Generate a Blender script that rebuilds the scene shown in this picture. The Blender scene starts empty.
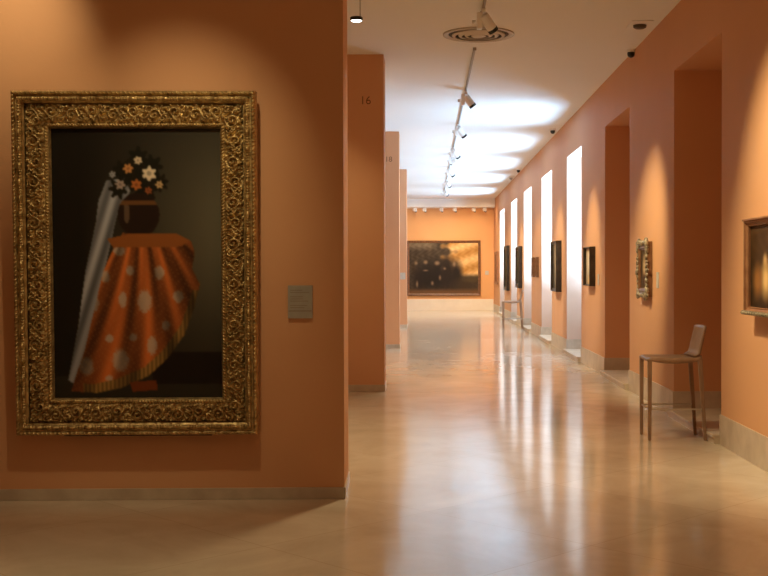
import bpy, bmesh, math, random
import numpy as np
from mathutils import Vector, Matrix
random.seed(4)
C = bpy.context.scene.collection
R = math.radians
F = 1150.0            # focal length in pixels of the 768 px wide frame
EYE = 1.425
H = 3.98              # ceiling height
XR = 2.407            # right wall plane
XL = -0.507           # ends of the partitions
YF = 41.4             # far wall
HEAD = 3.37           # opening head height

# ------------------------------------------------------------------ materials
def new_mat(name):
    m = bpy.data.materials.new(name); m.use_nodes = True
    nt = m.node_tree; b = nt.nodes['Principled BSDF']
    return m, nt, b

def plain(name, col, rough=0.6, metal=0.0, emit=None, estr=0.0, spec=0.5):
    m, nt, b = new_mat(name)
    b.inputs['Base Color'].default_value = (*col, 1)
    b.inputs['Roughness'].default_value = rough
    b.inputs['Metallic'].default_value = metal
    b.inputs['Specular IOR Level'].default_value = spec
    if emit:
        b.inputs['Emission Color'].default_value = (*emit, 1)
        b.inputs['Emission Strength'].default_value = estr
    return m

def noisy(name, c1, c2, scale=3.0, rough=0.6, metal=0.0, bump=0.0, bscale=40.0, detail=4.0, spec=0.5, stretch=(1, 1, 1)):
    m, nt, b = new_mat(name)
    tc = nt.nodes.new('ShaderNodeTexCoord')
    mp = nt.nodes.new('ShaderNodeMapping'); mp.inputs['Scale'].default_value = stretch
    nz = nt.nodes.new('ShaderNodeTexNoise'); nz.inputs['Scale'].default_value = scale; nz.inputs['Detail'].default_value = detail
    rp = nt.nodes.new('ShaderNodeValToRGB')
    rp.color_ramp.elements[0].position = 0.35; rp.color_ramp.elements[0].color = (*c1, 1)
    rp.color_ramp.elements[1].position = 0.65; rp.color_ramp.elements[1].color = (*c2, 1)
    L = nt.links.new
    L(tc.outputs['Object'], mp.inputs['Vector']); L(mp.outputs['Vector'], nz.inputs['Vector'])
    L(nz.outputs['Fac'], rp.inputs['Fac']); L(rp.outputs['Color'], b.inputs['Base Color'])
    b.inputs['Roughness'].default_value = rough; b.inputs['Metallic'].default_value = metal
    b.inputs['Specular IOR Level'].default_value = spec
    if bump > 0:
        n2 = nt.nodes.new('ShaderNodeTexNoise'); n2.inputs['Scale'].default_value = bscale; n2.inputs['Detail'].default_value = 3
        bp = nt.nodes.new('ShaderNodeBump'); bp.inputs['Strength'].default_value = bump; bp.inputs['Distance'].default_value = 0.01
        L(tc.outputs['Object'], n2.inputs['Vector']); L(n2.outputs['Fac'], bp.inputs['Height']); L(bp.outputs['Normal'], b.inputs['Normal'])
    return m

WALL = noisy('salmon_plaster', (0.675, 0.35, 0.18), (0.71, 0.375, 0.20), 0.7, 0.62, bump=0.06, bscale=30, spec=0.3)
REVEAL = noisy('daylit_reveal_plaster', (0.64, 0.455, 0.35), (0.67, 0.48, 0.375), 0.8, 0.6, spec=0.3)  # salmon plaster made paler: daylight on the reveals put into the colour
FARWALL = noisy('ochre_plaster', (0.76, 0.40, 0.17), (0.79, 0.43, 0.19), 0.7, 0.62, spec=0.3)
CEIL = noisy('white_ceiling_paint', (0.84, 0.83, 0.81), (0.86, 0.85, 0.83), 0.6, 0.75, spec=0.2)
STONE = noisy('beige_skirting_marble', (0.48, 0.38, 0.285), (0.60, 0.49, 0.38), 6.0, 0.35)
FARSTONE = noisy('pale_skirting_marble', (0.84, 0.74, 0.62), (0.88, 0.79, 0.67), 4.0, 0.4)
SILLM = noisy('sill_marble', (0.55, 0.45, 0.34), (0.68, 0.57, 0.45), 5.0, 0.3)
WHITE = plain('white_enamel', (0.85, 0.84, 0.82), 0.45)
GREYM = plain('grey_track_metal', (0.36, 0.34, 0.32), 0.5, 0.0)
BLACK = plain('black_plastic', (0.012, 0.011, 0.010), 0.35)
VENTR = plain('pale_vent_blades', (0.66, 0.60, 0.52), 0.55)
VENTM = plain('taupe_vent_metal', (0.50, 0.45, 0.38), 0.55, 0.1)
GOLD = noisy('antique_gilding', (0.33, 0.215, 0.085), (0.66, 0.48, 0.22), 22.0, 0.38, 0.75, bump=0.25, bscale=160, detail=6)
GOLD2 = noisy('dull_gilding', (0.24, 0.15, 0.06), (0.46, 0.32, 0.15), 30.0, 0.45, 0.5, bump=0.3, bscale=120)
SILVERG = noisy('greyed_gilding', (0.10, 0.08, 0.05), (0.48, 0.40, 0.28), 45.0, 0.45, 0.4, bump=0.4, bscale=90)
DARKW = noisy('ebony_wood', (0.022, 0.016, 0.011), (0.05, 0.036, 0.022), 12.0, 0.35)
BROWNW = noisy('walnut_frame_wood', (0.13, 0.055, 0.022), (0.22, 0.10, 0.045), 14.0, 0.4)
REDW = noisy('reddish_frame_wood', (0.24, 0.10, 0.045), (0.33, 0.15, 0.07), 14.0, 0.5)
LEATHER = noisy('tan_brown_leather', (0.30, 0.185, 0.115), (0.37, 0.235, 0.15), 9.0, 0.42, bump=0.05, bscale=200, spec=0.35)
STEEL = plain('brushed_steel', (0.55, 0.50, 0.44), 0.3, 0.9)
PAPER = noisy('grey_label_card', (0.52, 0.48, 0.42), (0.56, 0.52, 0.46), 20, 0.6)
CARD = noisy('taupe_label_board', (0.36, 0.33, 0.285), (0.39, 0.36, 0.31), 20, 0.6)
INK = plain('label_ink', (0.28, 0.22, 0.17), 0.7)
NUMB = plain('dark_number_vinyl', (0.20, 0.085, 0.025), 0.5)
FRAMEP = plain('window_frame_paint', (0.75, 0.72, 0.68), 0.4)
PAVE = noisy('pale_courtyard_paving', (0.55, 0.53, 0.50), (0.65, 0.63, 0.60), 1.5, 0.8)
GLOW = plain('lit_lamp_diffuser', (0.9, 0.9, 0.9), 0.4, emit=(1.0, 0.93, 0.85), estr=7.0)

def floor_mat():
    m, nt, b = new_mat('polished_marble_floor')
    N = nt.nodes.new; L = nt.links.new
    tc = N('ShaderNodeTexCoord')
    mp = N('ShaderNodeMapping'); mp.inputs['Rotation'].default_value = (0, 0, R(45))
    L(tc.outputs['Object'], mp.inputs['Vector'])
    n1 = N('ShaderNodeTexNoise'); n1.inputs['Scale'].default_value = 1.3; n1.inputs['Detail'].default_value = 7; n1.inputs['Roughness'].default_value = 0.62
    n1.inputs['Distortion'].default_value = 0.8
    L(mp.outputs['Vector'], n1.inputs['Vector'])
    rp = N('ShaderNodeValToRGB')
    e = rp.color_ramp.elements
    e[0].position = 0.30; e[0].color = (0.54, 0.43, 0.325, 1)
    e[1].position = 0.72; e[1].color = (0.74, 0.61, 0.48, 1)
    L(n1.outputs['Fac'], rp.inputs['Fac'])
    br = N('ShaderNodeTexBrick')
    br.offset = 0.0; br.squash = 1.0
    br.inputs['Scale'].default_value = 1.0
    br.inputs['Brick Width'].default_value = 1.2; br.inputs['Row Height'].default_value = 1.2
    br.inputs['Mortar Size'].default_value = 0.003; br.inputs['Mortar Smooth'].default_value = 0.3
    br.inputs['Color1'].default_value = (0.92, 0.92, 0.92, 1); br.inputs['Color2'].default_value = (1.0, 1.0, 1.0, 1)
    br.inputs['Mortar'].default_value = (0.74, 0.70, 0.66, 1)
    L(mp.outputs['Vector'], br.inputs['Vector'])
    mx = N('ShaderNodeMix'); mx.data_type = 'RGBA'; mx.blend_type = 'MULTIPLY'; mx.inputs['Factor'].default_value = 1.0
    L(rp.outputs['Color'], mx.inputs['A']); L(br.outputs['Color'], mx.inputs['B'])
    L(mx.outputs['Result'], b.inputs['Base Color'])
    b.inputs['Roughness'].default_value = 0.125
    b.inputs['Specular IOR Level'].default_value = 0.62
    return m
FLOOR = floor_mat()

def glass_mat():
    m = bpy.data.materials.new('window_glass'); m.use_nodes = True
    nt = m.node_tree; nt.nodes.clear()
    o = nt.nodes.new('ShaderNodeOutputMaterial'); t = nt.nodes.new('ShaderNodeBsdfTransparent')
    g = nt.nodes.new('ShaderNodeBsdfGlossy'); g.inputs['Roughness'].default_value = 0.02
    x = nt.nodes.new('ShaderNodeMixShader')
    x.inputs[0].default_value = 0.06; nt.links.new(t.outputs[0], x.inputs[1]); nt.links.new(g.outputs[0], x.inputs[2])
    nt.links.new(x.outputs[0], o.inputs[0])
    return m
GLASS = glass_mat()

def canvas_mat():
    m, nt, b = new_mat('oil_paint_canvas')
    a = nt.nodes.new('ShaderNodeVertexColor'); a.layer_name = 'paint'
    nt.links.new(a.outputs['Color'], b.inputs['Base Color'])
    b.inputs['Roughness'].default_value = 0.45; b.inputs['Specular IOR Level'].default_value = 0.25
    return m
CANVAS = canvas_mat()

# ------------------------------------------------------------------ mesh helpers
def link(name, me, mats, parent=None, smooth=False):
    o = bpy.data.objects.new(name, me); C.objects.link(o)
    for m in (mats if isinstance(mats, (list, tuple)) else [mats]):
        me.materials.append(m)
    if parent: o.parent = parent
    if smooth:
        for p in me.polygons: p.use_smooth = True
    return o

def obj(name, bm, mats, parent=None, smooth=False):
    me = bpy.data.meshes.new(name)
    bmesh.ops.recalc_face_normals(bm, faces=bm.faces)
    bm.to_mesh(me); bm.free()
    return link(name, me, mats, parent, smooth)

def pyobj(name, v, f, mats, parent=None, smooth=False):
    me = bpy.data.meshes.new(name); me.from_pydata([tuple(map(float, p)) for p in v], [], [tuple(map(int, q)) for q in f]); me.update()
    return link(name, me, mats, parent, smooth)

def bx(bm, x0, x1, y0, y1, z0, z1, bevel=0.0, mat=0, M=None):
    t = bmesh.new()
    bmesh.ops.create_cube(t, size=1.0)
    for v in t.verts:
        v.co = Vector(((x0 + x1) / 2 + v.co.x * (x1 - x0), (y0 + y1) / 2 + v.co.y * (y1 - y0), (z0 + z1) / 2 + v.co.z * (z1 - z0)))
    if bevel > 0:
        bmesh.ops.bevel(t, geom=t.edges[:], offset=bevel, segments=2, affect='EDGES', profile=0.6)
    if M is not None: bmesh.ops.transform(t, matrix=M, verts=t.verts)
    for f in t.faces: f.material_index = mat
    me = bpy.data.meshes.new('tmp'); t.to_mesh(me); t.free()
    bm.from_mesh(me); bpy.data.meshes.remove(me)

def box(name, x0, x1, y0, y1, z0, z1, m, parent=None, bevel=0.0):
    bm = bmesh.new(); bx(bm, x0, x1, y0, y1, z0, z1, bevel); return obj(name, bm, m, parent)

def lathe(name, prof, m, parent=None, n=32, M=None, smooth=True):
    """prof: list of (r, z); spun about z"""
    v, f = [], []
    for k in range(n):
        a = 2 * math.pi * k / n
        for r, z in prof: v.append(Vector((r * math.cos(a), r * math.sin(a), z)))
    p = len(prof)
    for k in range(n):
        for i in range(p - 1):
            a, b = k * p + i, ((k + 1) % n) * p + i
            f.append((a, b, b + 1, a + 1))
    if M is not None: v = [M @ q for q in v]
    bm = bmesh.new()
    vs = [bm.verts.new(q) for q in v]
    for q in f:
        try: bm.faces.new([vs[i] for i in q])
        except ValueError: pass
    bmesh.ops.remove_doubles(bm, verts=bm.verts, dist=1e-5)
    o = obj(name, bm, m, parent, False)
    if smooth:
        for q in o.data.polygons: q.use_smooth = True
        try: o.data.set_sharp_from_angle(angle=R(35))
        except Exception: pass
    return o

def aim(p, d):
    """matrix at p with local -z... +z along direction d"""
    q = Vector(d).normalized().to_track_quat('Z', 'Y')
    return Matrix.Translation(Vector(p)) @ q.to_matrix().to_4x4()

def bar(bm, a, b, w0, w1, bevel=0.004):
    """tapered square bar from a to b; section stays in the horizontal plane"""
    a, b = Vector(a), Vector(b)
    t = bmesh.new(); vs = []
    for p, w in ((a, w0), (b, w1)):
        for sx, sy in ((-1, -1), (1, -1), (1, 1), (-1, 1)):
            vs.append(t.verts.new((p.x + sx * w / 2, p.y + sy * w / 2, p.z)))
    t.faces.new(vs[:4][::-1]); t.faces.new(vs[4:])
    for i in range(4): t.faces.new((vs[i], vs[(i + 1) % 4], vs[4 + (i + 1) % 4], vs[4 + i]))
    bmesh.ops.recalc_face_normals(t, faces=t.faces)
    bmesh.ops.bevel(t, geom=t.edges[:], offset=bevel, segments=2, affect='EDGES')
    me = bpy.data.meshes.new('tmp'); t.to_mesh(me); t.free(); bm.from_mesh(me); bpy.data.meshes.remove(me)

def rod(bm, a, b, r, n=10):
    a, b = Vector(a), Vector(b)
    q = (b - a).to_track_quat('Z', 'Y').to_matrix().to_4x4()
    bmesh.ops.create_cone(bm, cap_ends=True, segments=n, radius1=r, radius2=r, depth=(b - a).length,
                          matrix=Matrix.Translation((a + b) / 2) @ q)

def tag(o, label, cat, group=None):
    o['label'] = label; o['category'] = cat
    if group: o['group'] = group
    return o

def thing(name, label, cat, loc=(0, 0, 0), rot=(0, 0, 0), group=None):
    o = bpy.data.objects.new(name, None); C.objects.link(o)
    o.location = loc; o.rotation_euler = rot; o.empty_display_size = 0.1
    return tag(o, label, cat, group)

def struct(o):
    o['kind'] = 'structure'; return o

def dup(root, loc, rot, label, group=None):
    r = root.copy(); C.objects.link(r); r.location = loc; r.rotation_euler = rot; r['label'] = label
    if group: r['group'] = group
    for ch in list(root.children):
        c = ch.copy(); C.objects.link(c); c.parent = r
        for g in list(ch.children):
            d = g.copy(); C.objects.link(d); d.parent = c
    return r

# ------------------------------------------------------------------ the setting
box_floor = struct(box('floor', -7.2, XR + 0.75, -4.2, YF + 0.2, -0.12, 0.0, FLOOR))
struct(box('ceiling', -7.2, XR + 0.75, -4.2, YF + 0.2, H, H + 0.15, CEIL))

OPEN = [(9.40, 11.21), (13.66, 15.55), (17.92, 19.79), (22.16, 24.14), (26.48, 28.55), (30.75, 32.86), (35.70, 37.9)]
WT = 0.75
bm = bmesh.new()
edges = [-4.2] + [v for o in OPEN for v in o] + [YF + 0.2]
for i in range(0, len(edges), 2):
    bx(bm, XR, XR + WT, edges[i], edges[i + 1], 0.0, HEAD)
bx(bm, XR, XR + WT, -4.2, OPEN[0][0], HEAD, H)
for i, (a, b) in enumerate(OPEN):
    nxt = OPEN[i + 1][0] if i < 6 else YF + 0.2
    bx(bm, XR, XR + WT, a, b, HEAD, H)
    bx(bm, XR, XR + WT, b, nxt, HEAD, H)
bm.faces.ensure_lookup_table()
for f in bm.faces:
    c = f.calc_center_median(); n = f.normal
    for i, (a, b) in enumerate(OPEN):
        if i >= 2:
            if abs(n.y) > 0.9 and c.z < HEAD and (abs(c.y - a) < 0.01 or abs(c.y - b) < 0.01): f.material_index = 1
            if abs(n.z) > 0.9 and abs(c.z - HEAD) < 0.01 and a < c.y < b: f.material_index = 1
struct(obj('wall_right', bm, [WALL, REVEAL]))
struct(box('wall_far', -7.2, XR, YF, YF + 0.2, 0, H, FARWALL))
struct(box('wall_left', -7.2, -7.0, -4.2, YF, 0, H, WALL))
struct(box('wall_back', -7.0, XR, -4.2, -4.0, 0, H, WALL))
struct(box('trim_1', -7.0, XR - 0.001, YF - 0.75, YF - 0.001, 3.68, H - 0.001, CEIL))     # bulkhead over the far wall

# windows of the right wall: a raised marble sill in each, a leaf frame with glass, or closed shutters in the two nearest
for i, (a, b) in enumerate(OPEN):
    w = bpy.data.objects.new('window_%d' % (i + 1), None); C.objects.link(w); w.location = (XR, (a + b) / 2, 0); struct(w)
    hw = (b - a) / 2 - 0.002
    bm = bmesh.new()
    bx(bm, -0.055, 0.60, -hw, hw, 0.0, 0.055)
    bx(bm, -0.072, 0.60, -hw, hw, 0.055, 0.08, 0.006)
    obj('sill', bm, SILLM, w)
    fx0, fx1 = 0.60, 0.66
    bm = bmesh.new()
    z0, z1 = 0.002, HEAD - 0.002
    bx(bm, fx0, fx1, -hw, -hw + 0.07, z0, z1); bx(bm, fx0, fx1, hw - 0.07, hw, z0, z1)
    bx(bm, fx0, fx1, -hw + 0.07, hw - 0.07, z1 - 0.08, z1); bx(bm, fx0, fx1, -hw + 0.07, hw - 0.07, z0, 0.18)
    bx(bm, fx0, fx1, -0.05, 0.05, 0.18, z1 - 0.08)
    obj('window_frame', bm, FRAMEP if i >= 2 else WALL, w)
    if i >= 2:
        for s in (-1, 1):
            y0, y1 = (0.05, hw - 0.07) if s > 0 else (-hw + 0.07, -0.05)
            box('pane', 0.625, 0.631, y0, y1, 0.90, z1 - 0.08, GLASS, w)
            box('lower_light_block', 0.61, 0.65, y0, y1, 0.18, 0.90, FRAMEP, w)  # unseen opaque panel, added to keep daylight off lower reveals and stool
    else:
        for s in (-1, 1):
            y0, y1 = (0.051, hw - 0.071) if s > 0 else (-hw + 0.071, -0.051)
            box('shutter', 0.615, 0.645, y0, y1, 0.181, z1 - 0.081, WALL, w)
struct(box('ground', XR + WT + 0.01, 40, -20, 60, -0.3, -0.14, PAVE))

# skirting of the right wall, with returns into the reveals
bm = bmesh.new()
for i in range(0, len(edges), 2):
    a, b = edges[i], edges[i + 1]
    a2 = a if i == 0 else a - 0.012
    b2 = b if i == len(edges) - 2 else b + 0.012
    a3 = max(a2, -4.0); b3 = min(b2, YF - 0.015)
    bx(bm, XR - 0.012, XR, a3, b3, 0.0, 0.245)
    if i > 0: bx(bm, XR, XR + 0.6, a2, a, 0.08, 0.245)
    if i < len(edges) - 2: bx(bm, XR, XR + 0.6, b, b2, 0.08, 0.245)
struct(obj('baseboard_right', bm, STONE))
struct(box('baseboard_far', -7.0, XR - 0.013, YF - 0.03, YF, 0.0, 0.41, FARSTONE, None, 0.004))

# partitions on the left; the nearest one stands a degree off square
PT = 0.42
ROT = R(1.2)
PIV = Vector((XL - 0.014, 7.19, 0))
Rz = Matrix.Rotation(ROT, 4, 'Z')
def on_left(u, out, z):
    return PIV + (Rz @ Vector((u, -out, 0))) + Vector((0, 0, z))
w = box('wall_partition', -6.55, 0, 0, PT + 0.14, 0, H, WALL); w.location = PIV; w.rotation_euler = (0, 0, ROT); struct(w)
bm = bmesh.new(); bx(bm, -6.4, 0.008, -0.014, 0, 0, 0.072, 0.003); bx(bm, 0, 0.008, -0.014, PT + 0.14, 0, 0.072)
o = obj('baseboard_partition', bm, STONE); o.location = PIV; o.rotation_euler = (0, 0, ROT); struct(o)
for k, y in enumerate((13.6, 21.1, 28.9)):
    struct(box('wall_partition', -7.0, XL, y, y + PT + 0.1, 0, H, WALL))
    bm = bmesh.new(); bx(bm, -7.0, XL + 0.008, y - 0.014, y, 0, 0.08, 0.003); bx(bm, XL, XL + 0.008, y, y + PT + 0.1, 0, 0.08)
    struct(obj('baseboard_partition', bm, STONE))

def number(txt, x, z, y, size, label):
    cu = bpy.data.curves.new('t', 'FONT'); cu.body = txt; cu.size = size; cu.extrude = 0.002; cu.align_x = 'CENTER'
    t = bpy.data.objects.new('t', cu); C.objects.link(t)
    bpy.context.view_layer.update()
    me = bpy.data.meshes.new_from_object(t.evaluated_get(bpy.context.evaluated_depsgraph_get()))
    bpy.data.objects.remove(t); bpy.data.curves.remove(cu)
    o = link('room_number', me, NUMB); o.location = (x, y, z); o.rotation_euler = (R(90), 0, 0)
    return tag(o, label, 'number')
number('16', (366 - 427) / 84.6, EYE + (271 - 104.4) / 84.6, 13.5985, 0.135, 'dark painted number 16 high on the nearest orange pier')
number('18', (389.0 - 427) / 54.4, EYE + (271 - 162.0) / 54.4, 21.0985, 0.135, 'small dark number 18 high on the second pier from the front')

# ------------------------------------------------------------------ pictures
def s2l(c):
    c = np.clip(np.asarray(c, float) / 255.0, 0, 1)
    return np.where(c <= 0.04045, c / 12.92, ((c + 0.055) / 1.055) ** 2.4)

def inpoly(X, Y, poly):
    r = np.zeros(X.shape, bool); n = len(poly); j = n - 1
    for i in range(n):
        xi, yi = poly[i]; xj, yj = poly[j]
        if yi != yj:
            r ^= ((yi > Y) != (yj > Y)) & (X < (xj - xi) * (Y - yi) / (yj - yi) + xi)
        j = i
    return r

def blur(a, n=1):
    for _ in range(n):
        p = np.pad(a, ((1, 1), (1, 1), (0, 0)), mode='edge')
        a = (p[:-2, 1:-1] + p[2:, 1:-1] + p[1:-1, :-2] + p[1:-1, 2:] + 4 * a) / 8
    return a

def canvas(name, w, h, nx, ny, fn, y, z0, parent):
    """upright grid facing local -y, painted by fn(U, V) -> sRGB 0..255 (V from the top down)"""
    U, V = np.meshgrid(np.linspace(0, 1, nx), np.linspace(0, 1, ny))
    col = s2l(fn(U, V))
    verts = np.stack([(U - 0.5) * w, np.full_like(U, y), z0 + h * (1 - V)], -1).reshape(-1, 3)
    idx = np.arange(nx * ny).reshape(ny, nx)
    f = np.stack([idx[:-1, :-1], idx[1:, :-1], idx[1:, 1:], idx[:-1, 1:]], -1).reshape(-1, 4)
    me = bpy.data.meshes.new(name); me.from_pydata(verts.tolist(), [], f.tolist()); me.update()
    at = me.color_attributes.new('paint', 'FLOAT_COLOR', 'POINT')
    c4 = np.ones((nx * ny, 4), np.float32); c4[:, :3] = col.reshape(-1, 3)
    at.data.foreach_set('color', c4.ravel())
    return link(name, me, CANVAS, parent)

def moulding(name, w, h, prof, m, parent, z0=0.0, smooth=False):
    """prof: (inset from outer edge, protrusion) swept round an upright w x h rectangle, mitred, facing -y"""
    v, f = [], []
    for d, p in prof:
        for sx, sz in ((-1, 0), (1, 0), (1, 1), (-1, 1)):
            v.append((sx * (w / 2 - d), -p, z0 + (d if sz == 0 else h - d)))
    for i in range(len(prof) - 1):
        for k in range(4):
            f.append((i * 4 + k, i * 4 + (k + 1) % 4, (i + 1) * 4 + (k + 1) % 4, (i + 1) * 4 + k))
    return pyobj(name, v, f, m, parent)

def relief(name, w, h, d0, W, step, hf, m, parent, base):
    """carved strip: four mitred height-field sides between insets d0 and d0+W"""
    V, Fc = [], []
    nv = max(4, int(W / step) + 1)
    off = 0
    for side in range(4):
        Ls = w if side % 2 == 0 else h
        nu = int(Ls / step)
        t, v = np.meshgrid(np.linspace(0, 1, nu), np.linspace(0, W, nv))
        u = (d0 + v) + t * (Ls - 2 * (d0 + v)) - Ls / 2
        hh = base + hf(u, v, Ls)
        d = d0 + v
        if side == 0: P = (u, -hh, d)
        elif side == 1: P = (w / 2 - d, -hh, u + h / 2)
        elif side == 2: P = (-u, -hh, h - d)
        else: P = (-w / 2 + d, -hh, -u + h / 2)
        V.append(np.stack(P, -1).reshape(-1, 3))
        idx = np.arange(nu * nv).reshape(nv, nu) + off
        Fc.append(np.stack([idx[:-1, :-1], idx[:-1, 1:], idx[1:, 1:], idx[1:, :-1]], -1).reshape(-1, 4))
        off += nu * nv
    me = bpy.data.meshes.new(name)
    me.from_pydata(np.concatenate(V).tolist(), [], np.concatenate(Fc).tolist()); me.update()
    return link(name, me, m, parent, True)

# --- the large gilt-framed picture on the near wall
PW, PH = 1.478, 2.106
pic = thing('framed_painting', 'large ornate gilt-framed dark painting of orange drapery on the near left wall', 'painting',
            on_left(-1.266, 0.012, 0.422), (R(1.6), 0, ROT))
def still_life(U, V):
    X = 51 + 170 * U; Y = 126 + 274 * V
    g = np.clip((X - 80) / 130, 0, 1) * np.exp(-((Y - 235) / 120) ** 2)
    bg = np.array([25, 19, 12])[None, None] + g[..., None] * np.array([68, 61, 46])
    fl = (Y > 376)
    bg[fl] = np.array([40, 33, 22]); bg[(Y > 352) & (Y < 384) & (X > 150)] = np.array([24, 13, 7])
    # pale grey cloth hanging behind
    def foldcol(c, ph): return np.clip(np.array(c)[None, None] * ph[..., None], 0, 255)
    grey = [(106, 180), (124, 178), (130, 190), (116, 216), (108, 250), (95, 300), (84, 350), (72, 384), (65, 380), (76, 325), (84, 270), (95, 222), (98, 200)]
    ph = 0.82 + 0.3 * np.sin((X + 0.32 * Y) * 0.42) * np.sin(Y * 0.03 + X * 0.1)
    k = inpoly(X, Y, grey); bg[k] = foldcol([150, 138, 130], ph)[k]
    # dark round jar with a loose bunch of flowers standing on the drapery
    for (cx, cy, r) in ((138, 158, 9), (122, 170, 8), (152, 166, 9), (134, 176, 11), (160, 182, 7), (118, 188, 8), (146, 188, 10)):
        k = np.hypot(X - cx, (Y - cy) * .9) < r * (1 + .25 * np.sin(7 * np.arctan2(Y - cy, X - cx) + cx)); bg[k] = np.array([24, 20, 11])
    k = np.hypot((X - 138) / 21, (Y - 214) / 22) < 1; bg[k] = np.array([36, 20, 12])
    k = np.hypot((X - 126) / 3, (Y - 212) / 11) < 1; bg[k] = np.array([92, 66, 46])
    k = (np.abs(Y - 202) < 2.5) & (np.hypot((X - 138) / 21, (Y - 214) / 22) < 1); bg[k] = np.array([104, 62, 30])
    for (cx, cy, r, c) in ((149, 173, 6.5, (216, 182, 142)), (128, 168, 4.5, (190, 120, 64)), (138, 160, 3.8, (205, 170, 130)), (120, 184, 4.5, (160, 130, 110)), (136, 184, 5, (176, 92, 40)),
                           (159, 184, 3.6, (198, 150, 96)), (112, 174, 3, (150, 138, 128)), (148, 190, 3.4, (150, 74, 36))):
        d = np.hypot(X - cx, Y - cy) / r; th = np.arctan2(Y - cy, X - cx)
        k = d < 1 + .22 * np.sin(6 * th + cx); bg[k] = np.array(c); k = d < .35; bg[k] = np.array(c) * .72
    # draped orange brocade
    drape = [(114, 244), (122, 232), (150, 236), (170, 236), (190, 240), (194, 252), (191, 268), (199, 284), (192, 310), (183, 334), (166, 358), (146, 376),
             (118, 388), (94, 393), (68, 391), (72, 378), (82, 350), (92, 310), (102, 270)]
    fan = np.arctan2(X - 138, Y - 190)
    ph = 0.86 + 0.30 * np.sin(fan * 26) + 0.10 * np.sin(fan * 61 + Y * 0.05)
    ph *= np.clip(1.12 - np.clip((X - 160) / 60, 0, 1) * 0.75, 0.3, 1.2)
    col = foldcol([148, 72, 30], ph)
    for (mx, my, rx, ry) in ((92, 302, 5, 9), (143, 301, 7, 11), (118, 360, 8, 11), (84, 366, 7, 9), (121, 299, 4, 8), (131, 337, 4, 4), (107, 338, 4, 4),
                             (150, 345, 5, 9), (118, 250, 6, 5), (104, 276, 4, 6), (129, 270, 4, 5), (158, 272, 5, 7), (164, 325, 4, 5), (106, 378, 4, 3), (177, 296, 5, 6)):
        k = np.hypot((X - mx) / rx, (Y - my) / ry) < 1 - 0.25 * np.sin(X * 2.3) * np.sin(Y * 2.1)
        col[k] = col[k] * 0.35 + np.array([172, 160, 140]) * 0.62 * np.clip(ph[k], .5, 1.1)[:, None]
    spk = np.sin(X * 1.1 + 2 * np.sin(Y * .21)) * np.sin(Y * 0.9 + 2 * np.sin(X * .3)) > 0.62
    col[spk] = col[spk] * 0.75 + np.array([190, 130, 70]) * 0.25
    k = inpoly(X, Y, drape); bg[k] = col[k]
    trim = inpoly(X, Y, drape) & ~inpoly(X + 4, Y + 9, drape) & (Y > 290) & (X > 80)
    bg[trim] = np.array([150, 104, 48]) * np.clip(ph[trim], .5, 1.1)[:, None] * (0.85 + 0.2 * np.sin(X[trim] * 1.5))[:, None]
    k = inpoly(X, Y, [(106, 238), (130, 233), (176, 233), (190, 240), (180, 246), (112, 247)]); bg[k] = np.array([140, 74, 30])
    k = inpoly(X, Y, [(127, 382), (154, 380), (155, 390), (130, 392)]); bg[k] = np.array([110, 48, 14])
    return np.clip(blur(bg, 2) * np.array([1.04, 1.13, 1.26]), 0, 255)
CWf, CHf = PW - 0.44, PH - 0.42
canvas('canvas', CWf, CHf, 190, 300, still_life, -0.035, 0.21, pic)
moulding('outer_moulding', PW, PH, [(0, 0), (0, 0.085), (0.004, 0.098), (0.010, 0.105), (0.018, 0.105), (0.024, 0.098), (0.026, 0.088), (0.034, 0.088),
        (0.036, 0.094), (0.044, 0.104), (0.053, 0.104), (0.060, 0.094), (0.062, 0.082), (0.072, 0.074), (0.076, 0.074)], GOLD, pic)
def rope(pitch, amp):
    return lambda u, v, L: amp * (0.55 + 0.45 * np.cos(2 * np.pi * (u + 0.6 * v) / pitch)) * np.sin(np.pi * np.clip(v / v.max(), 0, 1)) ** 0.7
relief('rope_edge', PW, PH, 0.003, 0.021, 0.0035, rope(0.026, 0.016), GOLD, pic, 0.098)
def beads(u, v, L):
    P = 0.10; W = v.max(); c = W / 2
    uu = (u + P / 2) % P - P / 2
    big = np.clip(1 - (uu / 0.019) ** 2 - ((v - c) / (W * .5)) ** 2, 0, 1) ** 0.5 * 0.020
    q = 0.0166; u2 = (u + q / 2) % q - q / 2
    small = np.clip(1 - (u2 / 0.0075) ** 2 - ((v - c) / (W * .42)) ** 2, 0, 1) ** 0.5 * 0.012
    return np.maximum(big, small)
relief('bead_band', PW, PH, 0.037, 0.025, 0.003, beads, GOLD, pic, 0.098)
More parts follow.
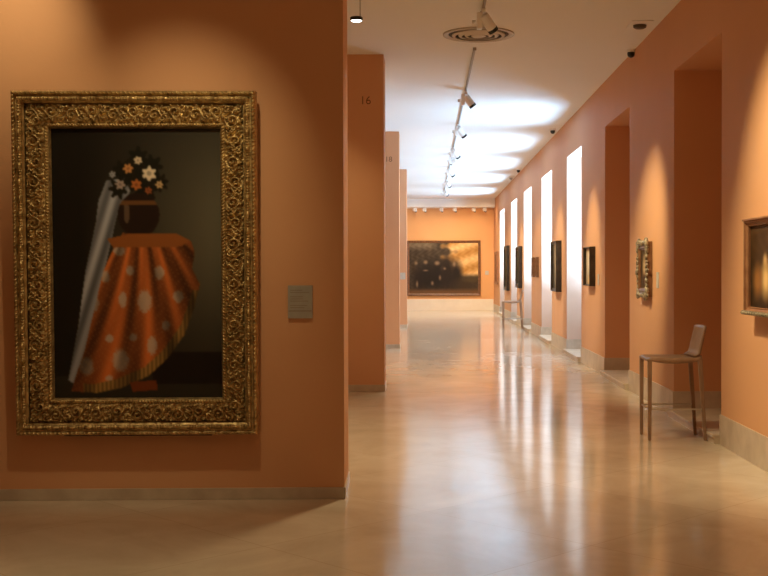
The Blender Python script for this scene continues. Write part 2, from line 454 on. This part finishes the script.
def acanthus(u, v, L):
    W = v.max(); P = 0.125
    n = np.round(L / 2 / P); 
    k = np.round(u / P); uu = u - k * P
    flip = np.where(np.mod(k, 2) == 0, 1.0, -1.0)
    w = (v - W / 2) * flip
    def scroll(cu, cw, s, rad):
        du = (uu - cu); dw = (w - cw); r = np.hypot(du, dw); th = np.arctan2(dw, du)
        return np.exp(-(r / rad) ** 4) * (0.55 + 0.45 * np.cos(2 * np.pi * r / 0.027 - s * th))
    a = scroll(0.0, -0.010, 1, 0.042)
    b = scroll(0.0625, 0.026, -1, 0.030); c = scroll(-0.0625, 0.026, 1, 0.030)
    th = np.arctan2(w + 0.010, uu); r = np.hypot(w + 0.010, uu)
    leaf = np.exp(-((r - 0.056) / 0.014) ** 2) * (0.5 + 0.5 * np.cos(9 * th + 60 * r))
    vine = np.exp(-((w - 0.034 * np.cos(2 * np.pi * u / (2 * P) * 2)) / 0.007) ** 2)
    g = np.maximum.reduce([a, b * .9, c * .9, leaf * 0.95, vine * 0.7])
    rs = np.random.RandomState(3)
    jit = 0.07 * np.sin(u * 311 + 3 * np.sin(v * 170)) * np.sin(v * 283 + 2.4 * np.sin(u * 97))
    edge = np.clip(np.minimum(v, W - v) / 0.008, 0, 1)
    return (g + jit) * 0.034 * edge
relief('carved_band', PW, PH, 0.076, 0.116, 0.0034, acanthus, GOLD, pic, 0.062)
def leafrope(u, v, L):
    W = v.max()
    return (0.010 * (0.5 + 0.5 * np.cos(2 * np.pi * (np.abs(u) + 0.5 * v) / 0.019)) * np.sin(np.pi * v / W) ** 0.6 + 0.006 * np.sin(np.pi * v / W))
relief('inner_leaf_edge', PW, PH, 0.192, 0.024, 0.003, leafrope, GOLD, pic, 0.062)
moulding('sight_edge', PW, PH, [(0.192, 0.040), (0.192, 0.063), (0.214, 0.064), (0.224, 0.036), (0.224, 0.034)], GOLD2, pic)
box('back_board', -PW / 2 + 0.01, PW / 2 - 0.01, -0.032, -0.002, 0.01, PH - 0.01, DARKW, pic)
box('support_ledge', -0.46, 0.45, -0.045, -0.001, -0.012, 0.001, BLACK, pic)

# --- pictures along the right wall
RIGHT = (0, 0, R(-90))
def generic(seed, base, spots, noise=10):
    def fn(U, V):
        a = np.array(base, float)[None, None] * (0.85 + 0.25 * np.sin(3 * U + seed) * np.cos(2.3 * V + seed))[..., None]
        a = a + noise * (np.sin(U * 17 + seed * 3 + 3 * np.sin(V * 9)) * np.sin(V * 21 + 2 * np.sin(U * 8 + seed)))[..., None]
        for (cu, cv, ru, rv, col) in spots:
            d = np.hypot((U - cu) / ru, (V - cv) / rv)
            k = np.clip(1.35 - d, 0, 1)[..., None] ** 0.8
            a = a * (1 - k) + np.array(col, float) * k
        return np.clip(blur(a, 2), 0, 255)
    return fn

def picture(name, label, y0, y1, z0, z1, t, fw, m, fn, group=None, plate=None, style='plain'):
    """hung on the right wall from y0 (near) to y1 (far)"""
    w, h = y1 - y0, z1 - z0
    p = thing(name, label, 'painting', (XR - 0.004, (y0 + y1) / 2, z0), RIGHT, group)
    box('back_board', -w / 2 + .004, w / 2 - .004, -t * 0.45, 0, .004, h - .004, DARKW, p)
    if style == 'plain':
        prof = [(0, 0), (0, t * .8), (fw * .08, t), (fw * .35, t), (fw * .5, t * .8), (fw * .8, t * .72), (fw * .92, t * .78), (fw, t * .68), (fw, t * .45)]
    else:
        prof = [(0, 0), (0, t * .7), (fw * .2, t), (fw * .45, t * .75), (fw * .7, t * .9), (fw, t * .6), (fw, t * .45)]
    moulding('frame', w, h, prof, m, p)
    canvas('canvas', w - 2 * fw, h - 2 * fw, 40, 60, fn, -t * 0.5, fw, p)
    return p

p = picture('framed_painting', 'gilt-framed painting with a pale standing shape at the right edge, nearest on the window wall', 7.45, 8.43, 1.115, 1.79, 0.085, 0.045, REDW,
            generic(1, (72, 50, 28), [(0.42, 0.66, 0.13, 0.22, (225, 185, 125)), (0.40, 0.42, 0.05, 0.08, (205, 165, 115)), (0.62, 0.72, 0.09, 0.16, (190, 140, 80)), (0.2, 0.68, 0.12, 0.2, (150, 100, 52))]))
bm = bmesh.new(); bx(bm, -0.495, 0.495, -0.098, -0.002, -0.012, 0.018, 0.004)
for k in range(40): bmesh.ops.create_icosphere(bm, subdivisions=1, radius=0.011, matrix=Matrix.Translation((-0.48 + k * 0.0246, -0.098, 0.003)))
obj('carved_lip', bm, SILVERG, p)
box('top_cornice', -0.497, 0.497, -0.095, -0.002, 0.668, 0.682, REDW, p, 0.004)

# rococo carved frame
y0, y1, z0, z1 = 12.24, 12.86, 1.105, 1.765
p = picture('framed_painting', 'small picture in a knobbly carved greyish gilt frame between the two dark recesses', y0 + 0.03, y1 - 0.03, z0 + 0.04, z1 - 0.03, 0.065, 0.09, BROWNW,
            generic(2, (90, 70, 45), [(0.5, 0.45, 0.22, 0.3, (190, 160, 120)), (0.5, 0.8, 0.3, 0.15, (60, 40, 25))]), style='carved')
bm = bmesh.new()
w, h = y1 - y0 - 0.06, z1 - z0 - 0.07
rs = random.Random(7)
per = []
n = 44
for k in range(n):
    t = k / n * 2 * (w + h)
    if t < w: q = (-w / 2 + t, 0.0)
    elif t < w + h: q = (w / 2, t - w)
    elif t < 2 * w + h: q = (w / 2 - (t - w - h), h)
    else: q = (-w / 2, h - (t - 2 * w - h))
    per.append(q)
for (x, z) in per:
    cx, cz = -x * 0.13, (h / 2 - z) * 0.10
    corner = abs(abs(x) - w / 2) < 0.09 and (z < 0.09 or z > h - 0.09)
    mid = abs(x) < 0.06 or abs(z - h / 2) < 0.05
    r = rs.uniform(0.022, 0.032) * (1.45 if corner else 1.25 if mid else 1.0)
    bmesh.ops.create_icosphere(bm, subdivisions=2, radius=r, matrix=Matrix.Translation((x + cx * .4, -0.05 - rs.uniform(0, .012), z + cz * .4)) @ Matrix.Rotation(rs.uniform(0, 3), 4, 'Y') @ Matrix.Diagonal((1.35, 0.62, 0.8, 1)))
obj('carved_scrolls', bm, SILVERG, p, True)

picture('framed_painting', 'small dark deep-framed painting on the pier just past the second dark recess', 16.42, 17.08, 1.205, 1.77, 0.085, 0.022, DARKW,
        generic(3, (190, 168, 140), [(0.5, 0.4, 0.3, 0.35, (225, 208, 184)), (0.5, 0.9, 0.3, 0.14, (215, 180, 130))]))
picture('framed_painting', 'tall black-framed grey painting between the first two sunlit windows', 20.55, 21.45, 1.045, 1.965, 0.10, 0.06, DARKW,
        generic(4, (132, 118, 98), [(0.5, 0.5, 0.25, 0.5, (170, 154, 130))]))
picture('framed_painting', 'right-hand one of two tiny brown framed pictures hung as a pair', 24.72, 24.98, 1.285, 1.72, 0.055, 0.05, BROWNW,
        generic(5, (140, 95, 50), [(0.5, 0.4, 0.3, 0.3, (170, 120, 65))]), 'pair of tiny pictures')
picture('framed_painting', 'left-hand one of two tiny brown framed pictures hung as a pair', 25.58, 25.90, 1.285, 1.72, 0.055, 0.05, BROWNW,
        generic(6, (120, 78, 40), [(0.5, 0.5, 0.3, 0.3, (160, 110, 60))]), 'pair of tiny pictures')
picture('framed_painting', 'tall black-framed painting directly left of the tiny pair, above the far stool', 29.0, 30.0, 0.985, 2.045, 0.10, 0.11, DARKW,
        generic(7, (62, 50, 32), [(0.3, 0.5, 0.2, 0.5, (112, 98, 62))]))
picture('framed_painting', 'tall dark-framed olive painting second from the far corner on window wall', 33.45, 34.75, 0.845, 2.165, 0.09, 0.10, DARKW,
        generic(8, (86, 72, 38), [(0.6, 0.4, 0.3, 0.4, (130, 108, 56))]))
picture('framed_painting', 'reddish-brown framed picture hung in the far right corner', 38.55, 39.7, 0.97, 2.075, 0.07, 0.09, REDW,
        generic(9, (140, 78, 40), [(0.5, 0.5, 0.4, 0.4, (156, 88, 44))]))

# --- the wide picture on the far wall
fx0, fx1 = -0.72, (480.6 - 427) / 27.8
fz0, fz1 = 0.535, EYE + (271 - 240.6) / 27.8
far = thing('framed_painting', 'wide dark landscape painting in brown frame on the far end wall', 'painting', ((fx0 + fx1) / 2, YF - 0.003, fz0))
fw_, fh_ = fx1 - fx0, fz1 - fz0
def landscape(U, V):
    X = U * 72; Y = V * 55
    a = np.zeros(U.shape + (3,)) + np.array([66, 54, 40])
    sky = np.clip((X - 36 + 5 * np.sin(Y * .5) + 3 * np.sin(X * .6)) / 9, 0, 1) * np.clip((38 - Y) / 5, 0, 1)
    sc = np.array([206, 160, 98])[None, None] + (np.sin(Y * .35 + X * .12) * 26)[..., None] * np.array([1, 1.1, 1.2])
    a = a * (1 - sky[..., None]) + sc * sky[..., None]
    top = np.clip((9 - Y) / 6, 0, 1) * np.clip((30 - X) / 8, 0, 1)
    a += top[..., None] * np.array([52, 48, 40])
    a += (12 * np.sin(X * .9 + 2 * np.sin(Y * .6)) * np.sin(Y * .8 + X * .2))[..., None]
    for (cx, cy, rx, ry, c) in ((10, 40, 6, 14, (40, 30, 22)), (19, 36, 7, 16, (34, 26, 19)), (29, 36, 7, 17, (32, 24, 18)), (40, 34, 7, 18, (38, 27, 18)), (49, 36, 6, 15, (36, 27, 19)),
                                 (58, 46, 12, 7, (58, 44, 28)), (66, 40, 10, 3, (74, 60, 36))):
        k = np.clip(1.5 - np.hypot((X - cx) / rx, (Y - cy) / ry), 0, 1)[..., None]
        a = a * (1 - k) + np.array(c, float) * k
    for (cx, cy, rx, ry) in ((7, 22, 1.8, 2), (17, 21, 2.4, 2.4), (29, 22, 3, 2.6), (47, 23, 1.8, 3), (37, 28, 1.5, 1.5), (17, 30, 3, 1), (24, 44, 1.5, 2.5), (8, 45, 1.3, 4), (32, 38, 1.3, 3)):
        k = np.clip(1.3 - np.hypot((X - cx) / rx, (Y - cy) / ry), 0, 1)[..., None]
        a = a * (1 - k) + np.array([140, 116, 90.]) * k
    gr = np.clip((Y - 49) / 4, 0, 1)[..., None]
    return np.clip(blur(a * (1 - gr) + np.array([104, 72, 44.]) * gr, 3), 0, 255)
box('back_board', -fw_ / 2 + .01, fw_ / 2 - .01, -0.03, 0, .01, fh_ - .01, DARKW, far)
moulding('frame', fw_, fh_, [(0, 0), (0, .06), (.02, .08), (.05, .07), (.075, .05), (.09, .045), (.09, .03)], BROWNW, far)
canvas('canvas', fw_ - .18, fh_ - .18, 150, 110, landscape, -0.034, .09, far)

# --- wall labels
def wall_label(loc, rot, w, h, t, label, lines=0, group=None):
    p = thing('wall_label', label, 'label', loc, rot, group)
    box('card', -w / 2, w / 2, -t, 0, -h / 2, h / 2, CARD if lines else PAPER, p, 0.001)
    if lines:
        bm = bmesh.new(); rs = random.Random(2)
        for k in range(lines):
            zz = h / 2 - 0.03 - k * 0.0135
            ln = w * (0.5 if k == 0 else rs.uniform(0.5, 0.78))
            if k in (2, 6): continue
            bx(bm, -w / 2 + 0.014, -w / 2 + 0.014 + ln, -t - 0.0006, -t, zz - 0.0018, zz + 0.0018)
        bx(bm, -w / 2 + 0.004, w / 2 - 0.006, -t - 0.0012, -t, -h / 2 + 0.043, -h / 2 + 0.049)
        obj('printed_text', bm, INK, p)
    return p
wall_label(on_left(-0.270, 0.0, 1.234), (0, 0, ROT), 0.153, 0.205, 0.018, 'grey printed wall label beside the large gilt-framed painting', 9)
wall_label((XR, 11.98, 1.325), RIGHT, 0.11, 0.165, 0.008, 'small pale label right of the knobbly carved frame')
wall_label((XR, 16.12, 1.30), RIGHT, 0.12, 0.16, 0.008, 'small pale label right of the small deep-framed painting')
wall_label(((487 - 427) / 27.8, YF, EYE - 2 / 27.8), (0, 0, 0), 0.13, 0.15, 0.01, 'white label right of the wide far painting')
wall_label(((402.8 - 427) / 39.8, 28.9, EYE - 5.0 / 39.8), (0, 0, 0), 0.13, 0.17, 0.012, 'pale label on the farthest left pier')

# ------------------------------------------------------------------ stools
def make_stool(loc, label):
    t = thing('bar_stool', label, 'stool', loc, (0, 0, 0), 'gallery attendant stools')
    D0, D1, SW, ZS = -0.245, 0.205, 0.40, 0.695      # seat from front (-x) to back (+x)
    # seat: dished top, bellied underside
    nx, ny = 15, 11
    v, f = [], []
    for lay in (0, 1):
        for i in range(nx):
            s = i / (nx - 1)
            for j in range(ny):
                q = j / (ny - 1) * 2 - 1
                x = D0 + (D1 - D0) * s; y = q * SW / 2
                if lay == 0:
                    z = ZS - 0.012 * (1 - q * q) * math.sin(math.pi * s) - 0.012 * max(0, 1 - s / 0.08) ** 2 + 0.02 * max(0, (s - 0.88) / 0.12) ** 2
                else:
                    z = ZS - 0.030 - 0.030 * math.sin(math.pi * min(1, max(0, (s - .08) / .84))) ** 0.7 * (0.6 + 0.4 * (1 - q * q))
                v.append((x, y, z))
    I = lambda l, i, j: l * nx * ny + i * ny + j
    for i in range(nx - 1):
        for j in range(ny - 1):
            f.append((I(0, i, j), I(0, i + 1, j), I(0, i + 1, j + 1), I(0, i, j + 1)))
            f.append((I(1, i, j), I(1, i, j + 1), I(1, i + 1, j + 1), I(1, i + 1, j)))
    for i in range(nx - 1):
        f.append((I(0, i, 0), I(1, i, 0), I(1, i + 1, 0), I(0, i + 1, 0)))
        f.append((I(0, i, ny - 1), I(0, i + 1, ny - 1), I(1, i + 1, ny - 1), I(1, i, ny - 1)))
    for j in range(ny - 1):
        f.append((I(0, 0, j), I(0, 0, j + 1), I(1, 0, j + 1), I(1, 0, j)))
        f.append((I(0, nx - 1, j), I(1, nx - 1, j), I(1, nx - 1, j + 1), I(0, nx - 1, j + 1)))
    pyobj('seat', v, f, LEATHER, t, True)
    # backrest: slightly curved raked panel
    nz, ny = 10, 13
    v, f = [], []
    for lay in (0, 1):
        for i in range(nz):
            s = i / (nz - 1)
            for j in range(ny):
                q = j / (ny - 1) * 2 - 1
                hw = (SW / 2 - 0.004) * (1 - 0.05 * s)
                top = 0.955 - 0.012 * q ** 4
                z = ZS + 0.006 + (top - ZS) * s
                x = D1 - 0.03 + 0.055 * s + 0.022 * (1 - q * q) * s - 0.035 * max(0, 1 - s / 0.14) ** 2 + (0.018 if lay else 0)
                v.append((x, q * hw, z))
    I = lambda l, i, j: l * nz * ny + i * ny + j
    for i in range(nz - 1):
        for j in range(ny - 1):
            f.append((I(0, i, j), I(0, i, j + 1), I(0, i + 1, j + 1), I(0, i + 1, j)))
            f.append((I(1, i, j), I(1, i + 1, j), I(1, i + 1, j + 1), I(1, i, j + 1)))
    for i in range(nz - 1):
        f.append((I(0, i, 0), I(0, i + 1, 0), I(1, i + 1, 0), I(1, i, 0)))
        f.append((I(0, i, ny - 1), I(1, i, ny - 1), I(1, i + 1, ny - 1), I(0, i + 1, ny - 1)))
    for j in range(ny - 1):
        f.append((I(0, 0, j), I(1, 0, j), I(1, 0, j + 1), I(0, 0, j + 1)))
        f.append((I(0, nz - 1, j), I(0, nz - 1, j + 1), I(1, nz - 1, j + 1), I(1, nz - 1, j)))
    pyobj('backrest', v, f, LEATHER, t, True)
    for sy in (-1, 1):
        yy = sy * (SW / 2 - 0.017)
        bm = bmesh.new(); bar(bm, (D0 + 0.018, yy, 0.0), (D0 + 0.018, yy, ZS - 0.018), 0.026, 0.034); obj('leg', bm, LEATHER, t)
        bm = bmesh.new(); bar(bm, (D1 + 0.035, yy, 0.0), (D1 - 0.012, yy, ZS - 0.005), 0.026, 0.036); obj('leg', bm, LEATHER, t)
        bm = bmesh.new(); rod(bm, (D0 + 0.018, yy, 0.262), (D1 + 0.016, yy, 0.262), 0.0075); obj('footrest', bm, STEEL, t)
    bm = bmesh.new(); rod(bm, (D0 + 0.018, -SW / 2 + 0.02, 0.262), (D0 + 0.018, SW / 2 - 0.02, 0.262), 0.0075); obj('footrest', bm, STEEL, t)
    return t
st = make_stool((2.09, 9.80, 0), 'brown leather bar stool with low back in front of the nearest dark recess')
dup(st, (2.08, 27.95, 0), (0, 0, 0), 'small distant brown stool standing before the far bright windows', 'gallery attendant stools')

# ------------------------------------------------------------------ ceiling fittings
# round air diffuser: concentric cones
vent = thing('air_vent', 'round ceiling air vent of concentric rings above the corridor', 'vent', (0.562, 12.45, H))
lathe('outer_ring', [(0.385, 0.0), (0.385, -0.012), (0.365, -0.02), (0.345, -0.018), (0.325, -0.004)], VENTM, vent, 56)
for r in (0.285, 0.215, 0.148):
    lathe('ring', [(r, -0.004), (r + 0.004, -0.016), (r - 0.004, -0.024), (r - 0.030, -0.030), (r - 0.036, -0.026), (r - 0.030, -0.018), (r - 0.006, -0.004), (r, -0.004)], VENTR, vent, 56)
lathe('centre_plate', [(0.0, -0.030), (0.072, -0.030), (0.082, -0.024), (0.07, -0.004), (0.0, -0.004)], VENTR, vent, 40)
lathe('throat', [(0.345, -0.0015), (0.0, -0.0015)], plain('dark_vent_throat', (0.07, 0.055, 0.04), 0.8), vent, 56)

def track(y0, y1, label):
    t = thing('lighting_track', label, 'lighting track', (0.55, y0, H))
    bm = bmesh.new(); bx(bm, -0.012, 0.012, 0, y1 - y0, -0.03, -0.0005, 0.003); obj('rail', bm, GREYM, t)
    box('end_cap', -0.019, 0.019, -0.012, 0.0, -0.033, -0.0005, GREYM, t); box('end_cap', -0.019, 0.019, y1 - y0, y1 - y0 + 0.012, -0.033, -0.0005, GREYM, t)
    return t
track(6.2, 11.35, 'short ceiling lighting track ending before the round air vent')
track(13.2, 37.4, 'long ceiling lighting track running down the corridor past the vent')

def light(name, kind, loc, target, power, col, **kw):
    l = bpy.data.lights.new(name, kind); l.energy = power; l.color = col
    for k, v in kw.items(): setattr(l, k, v)
    o = bpy.data.objects.new(name, l); C.objects.link(o); o.location = loc
    if target is not None:
        o.rotation_euler = (Vector(target) - Vector(loc)).to_track_quat('-Z', 'Y').to_euler()
    return o
WARM = (1.0, 0.83, 0.48)
def spot(loc, target, power, angle, blend=1.0, col=WARM, size=0.04):
    return light('spot_beam', 'SPOT', loc, target, power, col, spot_size=R(angle), spot_blend=blend, shadow_soft_size=size)

def spotlight(y, target, label, power=0, angle=38, x=0.55, drop=0.0, scale=1.0, group='spotlights along the corridor track', zt=H - 0.03, col=WARM):
    p = thing('track_spotlight', label, 'spotlight', (x, y, zt), (0, 0, 0), group)
    s = scale
    bm = bmesh.new(); bx(bm, -0.018 * s, 0.018 * s, -0.07 * s, 0.07 * s, -0.035 * s, 0.0, 0.003); obj('adapter', bm, WHITE, p)
    bm = bmesh.new(); bx(bm, -0.062 * s, -0.012 * s, -0.045 * s, 0.045 * s, -0.19 * s, -0.033 * s, 0.006); obj('driver_box', bm, WHITE, p)
    d = (Vector(target) - Vector((x, y, zt - 0.13 * s))).normalized()
    c = Vector((0.045 * s, 0, -0.125 * s))
    M = aim(c, d)
    lathe('lamp_head', [(0.0, -0.085 * s), (0.042 * s, -0.085 * s), (0.050 * s, -0.075 * s), (0.050 * s, 0.07 * s), (0.0, 0.07 * s)], WHITE, p, 24, M)
    lathe('lens_ring', [(0.0, 0.0705 * s), (0.040 * s, 0.0705 * s), (0.046 * s, 0.0705 * s), (0.052 * s, 0.072 * s), (0.052 * s, 0.105 * s), (0.046 * s, 0.105 * s), (0.042 * s, 0.076 * s), (0.0, 0.076 * s)], BLACK, p, 24, M)
    bm = bmesh.new(); rod(bm, (-0.075 * s, 0, -0.125 * s), (-0.11 * s, 0, -0.125 * s), 0.022 * s, 16)
    rod(bm, (0.02 * s, 0, -0.03 * s), c + Vector((0, 0, 0.03 * s)), 0.010 * s, 8); rod(bm, (-0.06 * s, 0, -0.125 * s), c, 0.008 * s, 8); obj('yoke', bm, WHITE, p)
    if power:
        loc = Vector((x, y, zt)) + c + d * 0.125 * s
        spot(loc, target, power, angle, col=col)
    return p
G = 'spotlights along the corridor track'
spotlight(11.15, (XR, 12.55, 1.42), 'white spotlight at the track end in front of the round air vent', 482, 46)
spotlight(16.25, (XR, 16.75, 1.42), 'white spotlight alone on the long track, first beyond the vent', 351, 46)
spotlight(19.9, (XR, 21.0, 1.42), 'white spotlight second along the long track, angled to the windows', 351, 46)
spotlight(23.6, (XR, 25.3, 1.42), 'white spotlight third along the long track from the vent', 262, 46)
spotlight(25.2, (-3.0, 28.8, 1.9), 'white spotlight fourth along the long track, turned to the left', 120, 30)
spotlight(28.2, (XR, 29.5, 1.42), 'white spotlight fifth along the long track from the vent', 351, 46)
spotlight(31.8, (XR, 34.1, 1.42), 'white spotlight sixth along the long track, almost at its end', 351, 46)
spotlight(35.6, (XR, 39.1, 1.62), 'last white spotlight at the far end of the long track', 351, 46)
for k, px in enumerate((415, 424.5, 441.5, 455, 474, 484.7)):
    x = (px - 427) / 28.3
    spotlight(YF - 0.70, (x, YF, 2.2), 'one of six little white spotlights lined up above the far painting, %s' %
              ('leftmost', 'second from left', 'third from left', 'third from right', 'second from right', 'rightmost')[k], 0, 40, x, 0, 0.75, 'little spotlights above the far wall', 3.68)

# ceiling lamp, dark puck on a short rod
pk = thing('pendant_lamp', 'small black round lamp with glowing disc hanging by the nearest pier', 'lamp', ((357.2 - 427) / 106.5, 10.8, H))
bm = bmesh.new(); rod(bm, (0.035, 0, -0.002), (0.035, 0, -0.18), 0.005); bx(bm, -0.02, 0.06, -0.02, 0.02, -0.014, -0.001, 0.002); obj('rod', bm, GREYM, pk)
lathe('housing', [(0.0, -0.178), (0.055, -0.178), (0.060, -0.183), (0.060, -0.213), (0.056, -0.213), (0.054, -0.204), (0.0, -0.204)], BLACK, pk, 46)
lathe('diffuser', [(0.0, -0.222), (0.03, -0.2205), (0.045, -0.216), (0.053, -0.208), (0.0, -0.2055)], GLOW, pk, 46)

# dome cameras and small sensors along the ceiling edge
def dome(x, y, label, r=0.042, body=BLACK):
    p = thing('dome_camera', label, 'camera', (x, y, H), group='little dome cameras along the ceiling edge')
    lathe('base', [(0.0, 0.002), (r * 1.25, 0.002), (r * 1.25, -0.02), (r * 1.1, -0.03), (0.0, -0.03)], WHITE, p, 24)
    lathe('dome', [(r, -0.0305), (r, -0.05)] + [(r * math.cos(a), -0.05 - r * math.sin(a)) for a in (0.3, 0.6, 0.9, 1.2, 1.45)] + [(0.0, -0.05 - r)], body, p, 24)
    return p
dome((630.5 - 427) / 86.0, F / 86.0 - 0.02, 'black dome camera in the ceiling corner above the nearest dark recess')
dome(2.27, 20.75, 'black dome camera on the ceiling above the tall black-framed picture')
dome(2.30, 28.9, 'black dome camera farther along, nearer of the two far ones')
dome(2.28, 31.2, 'pale grey dome camera on the ceiling edge, farthest down the corridor', 0.042, GREYM)
sm = thing('smoke_detector', 'square ceiling detector with dark slot beside the nearest ceiling corner', 'detector', (2.21, 11.95, H))
box('base', -0.11, 0.11, -0.18, 0.18, -0.014, 0.0, WHITE, sm, 0.003)
lathe('sensor_head', [(0.0, -0.05), (0.045, -0.05), (0.065, -0.04), (0.07, -0.0145), (0.0, -0.0145)], plain('dark_detector_plastic', (0.09, 0.06, 0.035), 0.5), sm, 28)

# ------------------------------------------------------------------ light
# daylight thrown up from the sunlit paving outside each open window
DAY = (0.39, 0.68, 1.0)
for (a, b) in OPEN[2:]:
    l = light('daylight', 'AREA', (XR + WT + 2.0, (a + b) / 2, -0.1), None, 2300, DAY, shape='RECTANGLE', size=3.8, size_y=5.6)
    l.rotation_euler = (R(180), 0, 0)
wd = bpy.data.worlds.new('World'); bpy.context.scene.world = wd; wd.use_nodes = True
bg = wd.node_tree.nodes['Background']; bg.inputs[0].default_value = (0.62, 0.80, 1.0, 1); bg.inputs[1].default_value = 5.0

# picture spots and left-room lamps out of view, plus fill spots added for brightness
spot((-1.15, 5.4, 3.9), on_left(-1.12, 0, 1.7), 125, 50, 1.0)
spot((-2.5, 6.1, 3.92), on_left(-2.05, 0, 2.85), 75, 48, 1.0)
spot((0.55, 7.9, 3.85), (XR, 7.75, 1.55), 440, 60, 1.0)
for (x, y, pw, an) in ((-2.5, 1.0, 60, 140), (1.0, 1.0, 210, 140), (-1.9, 3.9, 190, 92), (0.2, 8.7, 300, 108), (-2.8, 10.4, 300, 104), (-2.8, 17.5, 380, 150),
                      (-2.8, 25.0, 380, 150), (-2.8, 34.0, 500, 150), (0.6, 38.0, 300, 150), (0.2, 15.0, 170, 120), (0.2, 22.0, 200, 130), (0.2, 29.0, 200, 130)):
    spot((x, y, 3.9), (x, y, 0), pw, an, 1.0, size=0.15)  # wide downlights; those over corridor and near hall are added fill
spot((-1.3, 11.6, 3.9), (-1.15, 13.6, 1.9), 70, 46)
for x in (-0.3, 1.0, 2.0):
    spot((x, YF - 2.6, 3.85), (x, YF, 1.9), 160, 80, 1.0, (1.0, 0.72, 0.42))

# ------------------------------------------------------------------ camera
cam = bpy.data.cameras.new('camera'); co = bpy.data.objects.new('camera', cam); C.objects.link(co)
cam.sensor_width = 36; cam.lens = F / 768 * 36; cam.shift_x = -43 / 768; cam.clip_end = 200
pitch = math.atan(17 / F)
co.matrix_world = Matrix.Translation((0, 0, EYE)) @ Matrix.Rotation(R(90) - pitch, 4, 'X') @ Matrix.Rotation(R(-0.12), 4, 'Z')
bpy.context.scene.camera = co
vs = bpy.context.scene.view_settings
vs.view_transform = 'Standard'; vs.look = 'None'; vs.exposure = 0.14; vs.gamma = 1; vs.use_curve_mapping = False
cy = bpy.context.scene.cycles
cy.diffuse_bounces = 6; cy.max_bounces = 12
